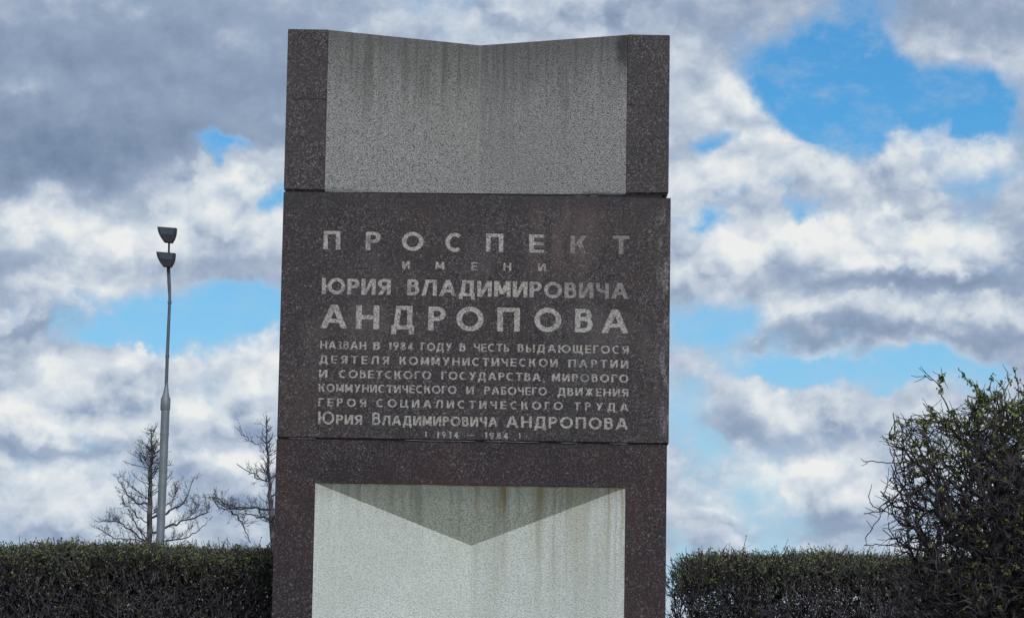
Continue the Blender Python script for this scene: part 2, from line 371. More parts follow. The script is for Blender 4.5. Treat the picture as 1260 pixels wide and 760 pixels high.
def letter_mat():
    m, t = mat_new('cut_lettering'); O = t.tc; x, y, z = t.sep(O)
    g = t.noise(O, 170, 3, 0.6); v = t.sep(t.voro(O, 190, out=1))[0]
    f = t.math('ADD', t.math('MULTIPLY', g, 0.6), t.math('MULTIPLY', v, 0.4))
    col = t.mix(t.step(f, 0.30, 0.62), (0.19, 0.18, 0.175), (0.49, 0.47, 0.445))
    g2 = t.new('ShaderNodeTexGradient', gradient_type='SPHERICAL')
    t.put(g2.inputs[0], t.map(O, (0.40, 1, 0.28), (0.60, 0.0, 3.34), 'TEXTURE'))
    wear = t.math('MULTIPLY', t.math('ADD', t.step(g2.outputs[1], 0.0, 0.5), t.step(t.noise(O, 9, 3), 0.56, 0.72)), 0.55, clamp=True)
    col = t.mix(wear, col, (0.115, 0.105, 0.11))
    t.put(t.b.inputs['Base Color'], col); t.b.inputs['Roughness'].default_value = 0.9
    bump(t, f, 0.4, 0.002)
    return m
M_letter = letter_mat()
M_mortar = simple('old_mortar', (0.16, 0.16, 0.155), 0.95, 0, 0.5, 40)
M_mortar_highlight = simple('mortar_sky_highlight', (0.26, 0.29, 0.32), 0.9, 0, 0.4, 60)  # mortar tinted pale blue-grey, bluish highlights put into its colour
M_mortar_dark = simple('dark_joint', (0.02, 0.02, 0.024), 0.9, 0, 0.4, 40)  # near-black mortar for the upper joint
M_galv = simple('galvanised_steel', (0.21, 0.24, 0.27), 0.55, 0.35, 0.30, 9)
M_thinpole = simple('weathered_steel', (0.11, 0.135, 0.17), 0.6, 0.3, 0.25, 9)
M_housing = simple('dark_lamp_housing', (0.010, 0.012, 0.020), 0.6, 0.0, 0.2, 9)
M_glass = simple('lamp_glass', (0.045, 0.060, 0.085), 0.25, 0.0, 0.2, 9)

def bark_mat(name, a, b, scale=30):
    m, t = mat_new(name); n = t.noise(t.tc, scale, 3); n2 = t.noise(t.tc, 3, 3)
    f = t.math('MULTIPLY', t.step(n, 0.35, 0.7), t.step(n2, 0.2, 0.8, 0.4, 1.0))
    t.put(t.b.inputs['Base Color'], t.mix(f, a, b)); t.b.inputs['Roughness'].default_value = 0.85
    t.b.inputs['Specular IOR Level'].default_value = 0.2
    return m
M_twig = bark_mat('hedge_bark', (0.026, 0.022, 0.030), (0.18, 0.168, 0.18))
M_bush = bark_mat('bush_bark', (0.018, 0.015, 0.019), (0.15, 0.132, 0.138))
M_pale = bark_mat('pale_twig_bark', (0.10, 0.09, 0.10), (0.20, 0.185, 0.19))
M_larch = bark_mat('larch_bark_hazed', (0.055, 0.056, 0.064), (0.17, 0.17, 0.18), 8)  # bark lightened: distance haze is put into the colour
def leaf_mat(name, a, b):
    m, t = mat_new(name); n = t.noise(t.tc, 55, 2)
    t.put(t.b.inputs['Base Color'], t.mix(t.step(n, 0.35, 0.65), a, b)); t.b.inputs['Roughness'].default_value = 0.6
    t.b.inputs['Specular IOR Level'].default_value = 0.25
    return m
M_leaf = leaf_mat('hedge_bud_green', (0.11, 0.14, 0.06), (0.26, 0.31, 0.135))
M_leaf2 = leaf_mat('bush_bud_green', (0.08, 0.11, 0.035), (0.24, 0.29, 0.09))

# ------------------------------------------------------------------ ground
def ground():
    m, t = mat_new('spring_turf')
    n = t.noise(t.tc, 0.6, 6); n2 = t.noise(t.tc, 40, 4)
    c = t.mix(t.step(n, 0.35, 0.65), (0.055, 0.070, 0.025), (0.12, 0.105, 0.06))
    c = t.mix(t.math('MULTIPLY', n2, 0.5), c, (0.05, 0.045, 0.03))
    t.put(t.b.inputs['Base Color'], c); t.b.inputs['Roughness'].default_value = 0.95
    bump(t, n2, 0.6, 0.03)
    g = link('ground', mesh_py('ground', [(-6000, -6000, 0), (6000, -6000, 0), (6000, 9000, 0), (-6000, 9000, 0)], [(0, 1, 2, 3)]), m)
    tag(g, kind='structure')
    m2, t2 = mat_new('asphalt'); n = t2.noise(t2.tc, 120, 3)
    t2.put(t2.b.inputs['Base Color'], t2.mix(n, (0.035, 0.035, 0.037), (0.075, 0.074, 0.072))); t2.b.inputs['Roughness'].default_value = 0.9
    p = link('pavement', box(-60, 60, -4.5, 6.5, -0.1, 0.02), m2); tag(p, kind='structure')
ground()

# ------------------------------------------------------------------ the stele
XC = -0.170
SY = 12.0
stele = empty('memorial_stele', (XC, SY, 0))
tag(stele, 'tall dark speckled granite memorial stele with Cyrillic inscription standing between two clipped hedges', 'monument')
XL, XR = -1.0435 - XC, 0.704 - XC            # faces of the stele, from its own centre
DEPTH = 0.50
# upper block: plan with a deep rectangular rebate that the tooled panel fills
pl, pr, fold = -0.860 - XC, 0.509 - XC, 0.002
def zb(x, y): return 3.6255 + 0.012 * max(0, (x - 0.25) / 0.62)
NF = 26
def seg(x0, y0, x1, y1, n, amp=0.0):
    return [(x0 + (x1 - x0) * i / n, y0 + (y1 - y0) * i / n + (random.uniform(-amp, amp) if 0 < i < n else 0)) for i in range(n)]
def chamfered_block(poly, z0f, z1, ch, name, mat, parent, top_bev=0.004):
    """block with its lower arris cut back at 45 degrees"""
    n = len(poly)
    rows = [(lambda x, y: z0f(x, y), ch), (lambda x, y: z0f(x, y) + ch, 0.0), (lambda x, y: z1 - top_bev, 0.0), (lambda x, y: z1, top_bev)]
    v = []
    for fz, off in rows:
        for (x, y) in poly:
            yy = y + off if y < 0.3 else y
            xx = x + off if x < -0.86 else (x - off if x > 0.86 else x)
            v.append((xx, yy, fz(x, y)))
    f = [tuple(range(n))[::-1], tuple(range(3 * n, 4 * n))]
    for r in range(3):
        for i in range(n): f.append((r * n + i, r * n + (i + 1) % n, (r + 1) * n + (i + 1) % n, (r + 1) * n + i))
    return link(name, mesh_py(name, v, f), mat, parent)
top_poly = [(XL, 0), (pl, 0), (pl, 0.32), (pr, 0.32), (pr, 0), (XR - 0.003, 0), (XR - 0.003, DEPTH), (XL, DEPTH)]
top_block = chamfered_block(top_poly, zb, 4.377, 0.012, 'upper_block', M_gran_top, stele)
# the panel: two faces meeting in a vertical fold set 27 cm back
e = 0.0015
pan = prism([(pl + e, 0.002), (fold, 0.27), (pr - e, 0.002), (pr - e, 0.318), (pl + e, 0.318)], lambda x, y: zb(x, y) + .002, 4.375)
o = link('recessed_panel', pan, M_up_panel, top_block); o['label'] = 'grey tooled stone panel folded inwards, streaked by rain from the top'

# middle block with cut lettering ------------------------------------------------
MT, MB = 3.6225, 2.5085
MXL, MXR = -1.0435 - XC, 0.7115 - XC
ZL = lambda px, py: at(px, py, SY - 0.004)
PROUD = -0.006       # the middle block stands 6 mm proud of the other two
CUT = 0.0045

def arc(cx, cy, rx, ry, s, a0, a1, n=10, sy=None):
    sy = sy or s
    a = [math.radians(a0 + (a1 - a0) * i / n) for i in range(n + 1)]
    return [(cx + rx * math.cos(t), cy + ry * math.sin(t)) for t in a] + [(cx + (rx - s) * math.cos(t), cy + (ry - sy) * math.sin(t)) for t in reversed(a)]
def rc(x0, x1, y0, y1): return [(x0, y0), (x1, y0), (x1, y1), (x0, y1)]
def dg(x0, y0, x1, y1, h): return [(x0, y0), (x0 + h, y0), (x1 + h, y1), (x1, y1)]
def bowl(x0, w, y0, y1, s, t, side=1):
    r = (y1 - y0) / 2; xc = max(x0, w - r * 1.05)
    ps = [arc(xc, y0 + r, w - xc, r, s, -90, 90, 8, t)]
    if xc > x0 + 1e-4: ps += [rc(x0, xc + .001, y1 - t, y1), rc(x0, xc + .001, y0, y0 + t)]
    return ps
def mirror(ps, w): return [[(w - x, y) for x, y in p] for p in ps]
WID = dict(zip('АБВГДЕЖЗИЙКЛМНОПРСТУЦЧЩЫЬЮЯ1489(),–',
     (1.06, .72, .74, .66, .98, .72, 1.15, .62, .88, .88, .84, .92, 1.0, .90, 1.10, .88, .74, .92, .84, .90, .96, .80, 1.22, 1.06, .70, 1.44, .80, .38, .74, .70, .70, .34, .34, .2, .75)))
def glyph(c, s):
    w_ = WID[c]; t = s * 0.88; h = s * 1.12
    Vv = lambda x, a=0, b=1: rc(x, x + s, a, b)
    B_ = lambda a, b, y: rc(a, b, y, y + t)
    if c == 'А': return [dg(0, 0, w_ / 2 - h * .52, 1, h), dg(w_ - h, 0, w_ / 2 - h * .48, 1, h), B_(.2 * w_, .8 * w_, .22)]
    if c == 'Б': return [Vv(0), B_(0, w_ * .9, 1 - t)] + bowl(0, w_, 0, .60, s, t)
    if c == 'В': return [Vv(0)] + bowl(0, w_ * .93, .47, 1, s, t) + bowl(0, w_, 0, .47 + t, s, t)
    if c == 'Г': return [Vv(0), B_(0, w_, 1 - t)]
    if c == 'Д': return [dg(.09, 0, .20, 1, s), Vv(w_ - s - .08), B_(.20, w_ - .08, 1 - t), B_(0, w_, 0), rc(0, s, -.20, t), rc(w_ - s, w_, -.20, t)]
    if c == 'Е': return [Vv(0), B_(0, w_, 1 - t), B_(0, w_, 0), B_(0, w_ * .95, .5 - t / 2)]
    if c == 'Ж': return [Vv(w_ / 2 - s / 2), dg(0, 0, w_ / 2 - h * .6, .54, h), dg(0, 1, w_ / 2 - h * .6, .46, h), dg(w_ - h, 0, w_ / 2 - h * .4, .54, h), dg(w_ - h, 1, w_ / 2 - h * .4, .46, h)]
    if c == 'З': return [arc(w_ * .40, .745, w_ * .55, .255, s, -90, 150, 10, t), arc(w_ * .38, .28, w_ * .62, .28, s, -150, 90, 10, t)]
    if c in 'ИЙ':
        g = [Vv(0), Vv(w_ - s), dg(0 + s * .2, 0, w_ - s * 1.2 - .0, 1, s * 1.05)]
        if c == 'Й': g.append(arc(w_ / 2, 1.24, .2, .14, s * .6, 200, 340, 6))
        return g
    if c == 'К': return [Vv(0), dg(s * .7, .42, w_ - h * 1.05, 1, h * 1.05), dg(w_ - h * 1.1, 0, s * 1.2, .62, h * 1.1)]
    if c == 'Л': return [Vv(w_ - s), dg(0, 0, .24, 1, s), B_(.24, w_, 1 - t)]
    if c == 'М': return [Vv(0), Vv(w_ - s), dg(w_ / 2 - h * .5, .16, 0, 1, h * 1.0), dg(w_ / 2 - h * .5, .16, w_ - h, 1, h * 1.0)]
    if c == 'Н': return [Vv(0), Vv(w_ - s), B_(0, w_, .5 - t / 2)]
    if c == 'О': return [arc(w_ / 2, .5, w_ / 2, .52, s, 0, 180, 14), arc(w_ / 2, .5, w_ / 2, .52, s, 180, 360, 14)]
    if c == 'П': return [Vv(0), Vv(w_ - s), B_(0, w_, 1 - t)]
    if c == 'Р': return [Vv(0)] + bowl(0, w_, .38, 1, s, t)
    if c == 'С': return [arc(w_ * .55, .5, w_ * .55, .52, s, 50, 310, 20)]
    if c == 'Т': return [Vv(w_ / 2 - s / 2), B_(0, w_, 1 - t)]
    if c == 'У': return [dg(w_ * .18, 0, w_ - h, 1, h), dg(w_ * .50 - h * .35, .30, 0, 1, h)]
    if c == 'Ц': return [Vv(0), Vv(w_ - s - .14), B_(0, w_ - .0, 0), rc(w_ - s * .8, w_, -.2, t)]
    if c == 'Ч': return [Vv(w_ - s), arc(w_ * .5, .72, w_ * .5, .36, s, 180, 272, 6), rc(0, s, .71, 1), B_(w_ * .5, w_ - s * .5, .36)]
    if c == 'Щ': return [Vv(0), Vv((w_ - .12 - s) / 2), Vv(w_ - s - .12), B_(0, w_, 0), rc(w_ - s * .8, w_, -.2, t)]
    if c == 'Ь': return [Vv(0)] + bowl(0, w_, 0, .60, s, t)
    if c == 'Ы': return [Vv(0)] + bowl(0, .68, 0, .60, s, t) + [Vv(w_ - s)]
    if c == 'Ю': return [Vv(0), B_(0, .50, .5 - t / 2), arc(.90, .5, .54, .52, s, 0, 180, 14), arc(.90, .5, .54, .52, s, 180, 360, 14)]
    if c == 'Я': return mirror([Vv(0)] + bowl(0, w_, .38, 1, s, t), w_) + [dg(0, 0, w_ * .38, .45, h)]
    if c == '1': return [rc(w_ - s, w_, 0, 1), dg(0, .74, w_ - s * 1.0, 1, s * .8)]
    if c == '4': return [Vv(w_ * .80 - s), B_(0, w_, .20), dg(0, .22, w_ * .80 - s * 1.0, 1, s)]
    if c == '8': return [arc(w_ / 2, .745, w_ * .44, .265, s, 0, 180, 8, t), arc(w_ / 2, .745, w_ * .44, .265, s, 180, 360, 8, t),
                         arc(w_ / 2, .275, w_ * .5, .285, s, 0, 180, 8, t), arc(w_ / 2, .275, w_ * .5, .285, s, 180, 360, 8, t)]
    if c == '9': return [arc(w_ / 2, .68, w_ / 2, .33, s, 0, 180, 8, t), arc(w_ / 2, .68, w_ / 2, .33, s, 180, 360, 8, t), dg(w_ * .26, 0, w_ - s * 1.15, .62, s)]
    if c == '(': return [arc(w_ * 1.2, .5, w_ * 1.2, .72, s * .8, 135, 225, 8)]
    if c == ')': return [arc(-w_ * .2, .5, w_ * 1.2, .72, s * .8, -45, 45, 8)]
    if c == ',': return [dg(0, -.18, .06, .18, s)]
    if c == '–': return [rc(0, w_, .40, .40 + t * .8)]

# (top y, bottom y at the left margin in the survey photo, stroke weight, [(word, left, right)])
LINES = [
 (283.0, 306.5, .24, [(c, a, b) for c, a, b in zip('ПРОСПЕКТ', (398, 450, 494.5, 548, 598, 651, 702, 754), (419, 469, 521.5, 569.5, 619.6, 670, 723, 775))]),
 (318.5, 329.0, .25, [(c, a, b) for c, a, b in zip('ИМЕНИ', (495, 536, 580, 619.5, 662), (504.5, 547, 588, 629.5, 672))]),
 (341.0, 361.5, .25, [('ЮРИЯ', 396, 481), ('ВЛАДИМИРОВИЧА', 501, 774)]),
 (373.5, 403.5, .23, [(c, a, b) for c, a, b in zip('АНДРОПОВА', (394, 438, 481.5, 527, 561.5, 612, 657.5, 707.5, 740), (428, 467, 510, 549, 595.5, 640, 691, 730, 774))]),
 (418.3, 429.0, .255, [('НАЗВАН', 394, 451), ('В', 459, 468), ('1984', 478, 509.5), ('ГОДУ', 517.7, 556.6), ('В', 565.5, 573.5), ('ЧЕСТЬ', 583, 627), ('ВЫДАЮЩЕГОСЯ', 637, 774)]),
 (436.0, 446.7, .255, [('ДЕЯТЕЛЯ', 393, 479), ('КОММУНИСТИЧЕСКОЙ', 491.5, 686.5), ('ПАРТИИ', 699.5, 773.5)]),
 (453.6, 464.2, .255, [('И', 392.5, 403), ('СОВЕТСКОГО', 417, 531), ('ГОСУДАРСТВА,', 543, 670), ('МИРОВОГО', 679, 773.5)]),
 (471.0, 481.6, .255, [('КОММУНИСТИЧЕСКОГО', 392, 562), ('И', 573.5, 583.5), ('РАБОЧЕГО', 596, 673.5), ('ДВИЖЕНИЯ', 686, 773.5)]),
 (488.7, 499.3, .255, [('ГЕРОЯ', 391.5, 451), ('СОЦИАЛИСТИЧЕСКОГО', 463, 693), ('ТРУДА', 706, 774)]),
 (505.0, 521.3, .22, [('Ю', 391.5, 411.5), ('В', 458, 468.5)]),
 (508.7, 521.3, .26, [('РИЯ', 413.5, 446), ('ЛАДИМИРОВИЧА', 470, 613)]),
 (506.9, 521.9, .235, [('АНДРОПОВА', 622.5, 773.5)]),
 (527.3, 536.0, .26, [('(', 523, 526.5), ('1914', 537, 565), ('–', 577, 583.5), ('1984', 596.5, 626), (')', 637.5, 641)]),
]
letters = []                     # (character, list of polygons in stele coordinates x, z)
for (ty, by, s, words) in LINES:
    zt = ZL(394, ty).z; zbm = ZL(394, by).z; hgt = zt - zbm
    for word, a, b in words:
        xa = ZL(a, (ty + by) / 2).x - XC; xb = ZL(b, (ty + by) / 2).x - XC
        tot = sum(WID[c] for c in word) * hgt; n = len(word)
        if n == 1: k = (xb - xa) / tot; gap = 0
        else:
            gmin = 0.11 * hgt
            k = min(1.0, (xb - xa - gmin * (n - 1)) / tot); gap = (xb - xa - tot * k) / (n - 1)
        x = xa
        for c in word:
            jz = random.uniform(-.012, .012) * hgt
            letters.append((c, [[(x + px_ * hgt * k, zbm + jz + pz_ * hgt) for px_, pz_ in p] for p in glyph(c, s * (1 if n == 1 and k < .9 else 1))]))
            x += WID[c] * hgt * k + gap
# one constrained triangulation of the whole face: stone triangles and letter triangles share their edges
vin = [Vector((MXL + .004, MB + .004)), Vector((MXR - .004, MB + .004)), Vector((MXR - .004, MT - .004)), Vector((MXL + .004, MT - .004))]
fin_ = [[0, 1, 2, 3]]; owner = {}
for li, (c, polys) in enumerate(letters):
    for p in polys:
        ar = sum(p[i][0] * p[(i + 1) % len(p)][1] - p[(i + 1) % len(p)][0] * p[i][1] for i in range(len(p)))
        if ar < 0: p = p[::-1]
        base = len(vin); vin += [Vector(q) for q in p]; owner[len(fin_)] = li; fin_.append(list(range(base, base + len(p))))
vo, eo, fo, _, _, ofc = delaunay_2d_cdt(vin, [], fin_, 1, 1e-6, True)
own = []
for f, oo in zip(fo, ofc):
    ls = [owner[q] for q in oo if q in owner]; own.append(ls[0] if ls else -1)
ecount = {}
for fi, f in enumerate(fo):
    for i in range(len(f)):
        a, b = f[i], f[(i + 1) % len(f)]; ecount.setdefault((min(a, b), max(a, b)), []).append((fi, a, b))
verts = [(v.x, PROUD, v.y) for v in vo]; nv = len(verts); verts += [(v.x, PROUD + CUT, v.y) for v in vo]
faces = [tuple(f) for f, w_ in zip(fo, own) if w_ < 0]
for k, lst in ecount.items():
    if len(lst) == 2 and (own[lst[0][0]] < 0) != (own[lst[1][0]] < 0):
        a, b = k; faces.append((a, b, b + nv, a + nv))
# close the block: bevelled rim, sides, back
nb = len(verts); x0, x1, z0, z1 = MXL, MXR, MB, MT
rim = [(x0 + .004, PROUD, z0 + .004), (x1 - .004, PROUD, z0 + .004), (x1 - .004, PROUD, z1 - .004), (x0 + .004, PROUD, z1 - .004),
       (x0, PROUD + .004, z0), (x1, PROUD + .004, z0), (x1, PROUD + .004, z1), (x0, PROUD + .004, z1),
       (x0, DEPTH, z0), (x1, DEPTH, z0), (x1, DEPTH, z1), (x0, DEPTH, z1)]
verts += rim
for r in (0, 4):
    for i in range(4): faces.append((nb + r + i, nb + r + (i + 1) % 4, nb + r + 4 + (i + 1) % 4, nb + r + 4 + i))
faces.append((nb + 8, nb + 9, nb + 10, nb + 11))
me = bpy.data.meshes.new('inscribed_block'); me.from_pydata(verts, [], faces); me.update()
bm = bmesh.new(); bm.from_mesh(me); bmesh.ops.remove_doubles(bm, verts=bm.verts, dist=1e-6)
lo = [v for v in bm.verts if not v.link_faces]; bmesh.ops.delete(bm, geom=lo, context='VERTS')
bmesh.ops.recalc_face_normals(bm, faces=bm.faces); bm.to_mesh(me); bm.free()
mid_block = link('inscribed_block', me, M_gran_mid, stele)
by_letter = {}
for f, w_ in zip(fo, own):
    if w_ >= 0: by_letter.setdefault(w_, []).append(f)
for li, fl in by_letter.items():
    ids = sorted({i for f in fl for i in f}); mp = {v: i for i, v in enumerate(ids)}
    me = bpy.data.meshes.new('letter'); me.from_pydata([(vo[i].x, PROUD + CUT - 0.0002, vo[i].y) for i in ids], [], [tuple(mp[i] for i in f) for f in fl]); me.update()
    bm = bmesh.new(); bm.from_mesh(me)
    for f in bm.faces:
        f.normal_update()
        if f.normal.y > 0: f.normal_flip()
    bm.to_mesh(me); bm.free()
    link('letter', me, M_letter, mid_block)

# lower block --------------------------------------------------------------------
LT = 2.5035; WT = 2.3095
LXL, LXR = -1.0455 - XC, 0.7045 - XC
wl, wr = -0.8685 - XC, 0.5215 - XC
tip = at(580, 671, SY + 0.27); tx, tz = tip.x - XC, tip.z
b = .006
v = [(LXL, 0, 0), (wl, 0, 0), (wl, 0, WT), (wr, 0, WT), (wr, 0, 0), (LXR, 0, 0), (LXR, 0, LT - b), (LXL, 0, LT - b)]
v += [(wl, .30, 0), (wl, .30, WT), (wr, .30, WT), (wr, .30, 0)]                 # 8..11 back of the niche
v += [(LXL, DEPTH, 0), (LXR, DEPTH, 0), (LXR, DEPTH, LT), (LXL, DEPTH, LT)]     # 12..15
v += [(LXL, b, LT), (LXR, b, LT)]                                               # 16,17 bevel on the top arris
f = [(0, 1, 2, 7), (2, 3, 6, 7), (3, 4, 5, 6), (1, 8, 9, 2), (2, 9, 10, 3), (3, 10, 11, 4), (8, 11, 10, 9),
     (0, 7, 16, 15, 12), (5, 13, 14, 17, 6), (12, 15, 14, 13), (7, 6, 17, 16), (16, 17, 14, 15), (0, 12, 13, 5, 4, 11, 8, 1)]
low_block = link('lower_block', mesh_py('lower_block', v, f), M_gran_low, stele)
def slab(pts, th, name, mat, label):
    n = len(pts); vv = list(pts) + [(x, y + th, z) for x, y, z in pts]
    ff = [tuple(range(n)), tuple(range(n, 2 * n))[::-1]] + [(i, (i + 1) % n, n + (i + 1) % n, n + i) for i in range(n)]
    o = link(name, mesh_py(name, vv, ff), mat, low_block); o['label'] = label
q = .0015
slab([(wl + q, .002, .0), (tx, .27, 0), (tx, .27, tz), (wl + q, .002, WT - q)], .02, 'niche_panel', M_white, 'left white washed face of the niche')
slab([(tx, .27, 0), (wr - q, .002, 0), (wr - q, .002, WT - q), (tx, .27, tz)], .02, 'niche_panel', M_white, 'right white face of the niche, streaked yellow by rain')
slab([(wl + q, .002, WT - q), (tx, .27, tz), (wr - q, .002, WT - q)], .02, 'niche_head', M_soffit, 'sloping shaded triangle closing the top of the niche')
# joints
link('mortar_joint', box(LXL + .012, LXR - .012, .010, DEPTH - .01, LT - .001, MB + .001), M_mortar, stele)
link('mortar_joint', prism([(XL + .02, .010), (XR - .03, .010), (XR - .03, DEPTH - .02), (XL + .02, DEPTH - .02)], MT - .001, lambda x, y: zb(x, y) + .001), M_mortar_dark, stele)
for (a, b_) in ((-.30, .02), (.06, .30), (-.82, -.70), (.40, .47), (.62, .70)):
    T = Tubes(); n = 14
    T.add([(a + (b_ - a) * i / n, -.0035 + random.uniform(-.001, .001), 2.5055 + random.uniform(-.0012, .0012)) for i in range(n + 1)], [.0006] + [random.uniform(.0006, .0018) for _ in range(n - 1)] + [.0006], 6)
    link('mortar_smear', T.mesh('mortar_smear'), M_mortar_highlight, stele)  # proud mortar beads painting the bluish highlights along the lower joint
# smears of old mortar squeezed out of the upper joint
for (xx, wd, hh) in ((-.640, .055, .006), (-.585, .030, .004), (.515, .035, .005), (.445, .05, .003), (-.54, .02, .004)):
    T = Tubes(); n = 6
    T.add([(xx + wd * (i / n), -.001 + .003 * random.random(), 3.6255 + random.uniform(-.001, .001)) for i in range(n + 1)], [hh * .25] + [hh * random.uniform(.35, .6) for _ in range(n - 1)] + [hh * .2], 6)
    link('mortar_smear', T.mesh('mortar_smear'), M_mortar, stele)

# ------------------------------------------------------------------ street lamp, 40 m away
LY = 40.0
p0 = at(197, 668, LY); p1 = at(203.8, 497, LY); p2 = at(208.3, 335, LY); p3 = at(208, 300, LY)
base = Vector((p0.x, LY, 0))
lamp = empty('street_lamp', base)
tag(lamp, 'slim grey street lamp with two dark floodlight heads stacked at its top, behind left hedge', 'street lamp')
rel = lambda p: (p.x - base.x, 0.0, p.z)
lp = lambda px, py: rel(at(px, py, LY))
tube_obj('lower_pole', [(-.01, 0, 0)] + [lp(197 + (203.6 - 197) * t, 668 + (503 - 668) * t) for t in (0, .3, .6, 1)], [.078, .062, .062, .063, .064], M_galv, lamp, 16)
tube_obj('collar', [lp(203.3, 505), lp(203.3, 503.5), lp(203.9, 490), lp(204.0, 488), lp(204.2, 484), lp(204.8, 474), lp(205, 470)], [.064, .074, .074, .060, .045, .026, .024], M_galv, lamp, 16)
tube_obj('upper_pole', [lp(204.4, 482), lp(205.8, 440), lp(207.5, 400), lp(208.8, 370), lp(208.7, 352), lp(207.8, 328)], [.026, .025, .024, .022, .022, .020], M_thinpole, lamp, 12)
tube_obj('stay', [lp(208.6, 372), lp(206.9, 350), lp(206.0, 328)], [.012, .012, .012], M_thinpole, lamp, 8)
tube_obj('top_spigot', [lp(207.4, 328), lp(207.8, 312), lp(208.0, 298)], [.018, .015, .015], M_housing, lamp, 10)
def head(c, label):
    """c: the four corners (top-left, top-right, bottom-right, bottom-left) as sighted"""
    q = [Vector(lp(*p)) for p in c]
    def outline(s, y):
        cx = sum((p.x for p in q)) / 4; cz = sum((p.z for p in q)) / 4
        pts = []
        tl, tr, br_, bl = q
        for i in range(7): pts.append(tl.lerp(tr, i / 6))
        for i in range(1, 7):
            t = i / 6; p = tr.lerp(br_, t); p.x += 0.022 * math.sin(math.pi * t); pts.append(p)
        for i in range(1, 5): pts.append(br_.lerp(bl, i / 4))
        for i in range(1, 6):
            t = i / 6; p = bl.lerp(tl, t); p.x -= 0.022 * math.sin(math.pi * t); pts.append(p)
        return [(cx + (p.x - cx) * s, y, cz + (p.z - cz) * s) for p in pts]
    rows = [outline(.97, -.17), outline(1.0, -.155), outline(1.0, -.06), outline(.86, .06), outline(.5, .13)]
    n = len(rows[0]); vv = [p for r in rows for p in r]; ff = [tuple(range(n))]
    inner = outline(.86, -.17); inn2 = outline(.86, -.158)
    for r in range(len(rows) - 1):
        for i in range(n): ff.append((r * n + i, r * n + (i + 1) % n, (r + 1) * n + (i + 1) % n, (r + 1) * n + i))
    ff.append(tuple(range((len(rows) - 1) * n, len(rows) * n)))
    h = link('lamp_head', mesh_py('lamp_head', vv, ff), M_housing, lamp, ); h['label'] = label
    tl, tr, br_, bl = q
    g = [tl.lerp(tr, .09), tl.lerp(tr, .91), tr.lerp(br_, .5), bl.lerp(tl, .5)]
    g[0].z -= .018; g[1].z -= .018; g[2].x -= .012; g[3].x += .012
    vv = [(p.x, -.176, p.z) for p in g] + [(p.x, -.169, p.z) for p in g]
    link('glass', mesh_py('glass', vv, [(0, 1, 2, 3), (4, 7, 6, 5), (0, 4, 5, 1), (1, 5, 6, 2), (2, 6, 7, 3), (3, 7, 4, 0)]), M_glass, h)
head(((195.0, 280.6), (218.6, 282.4), (212.8, 300.4), (203.2, 299.4)), 'upper floodlight head')
head(((193.8, 311.3), (217.2, 313.2), (211.2, 330.2), (202.0, 329.2)), 'lower floodlight head')

for (a, b_, rr, nm) in ((200.7, 578, .0655, 'clamp_band'), (202.4, 533, .0665, 'clamp_band'), (205.9, 438, .030, 'clamp_band'), (208.7, 372, .030, 'clamp_band')):
    tube_obj(nm, [lp(a, b_ + 1.6), lp(a + .1, b_ - 1.6)], [rr, rr], M_galv if b_ > 500 else M_thinpole, lamp, 16)
# ------------------------------------------------------------------ woody growth
def wander(p, d, length, n, wob, rise=0.0, r0=0.01, r1=0.002):
    pts = [p]; d = d / np.linalg.norm(d); st = length / n
    for i in range(n):
        d = d + rng.normal(0, wob, 3); d[2] += rise; d /= np.linalg.norm(d)
        pts.append(pts[-1] + d * st)
    return np.array(pts), np.linspace(r0, r1, n + 1)

def smooth(pts, n):
    pts = np.array(pts, float); t = np.linspace(0, len(pts) - 1, n); i = np.minimum(t.astype(int), len(pts) - 2); f = (t - i)[:, None]
    return pts[i] * (1 - f) + pts[i + 1] * f

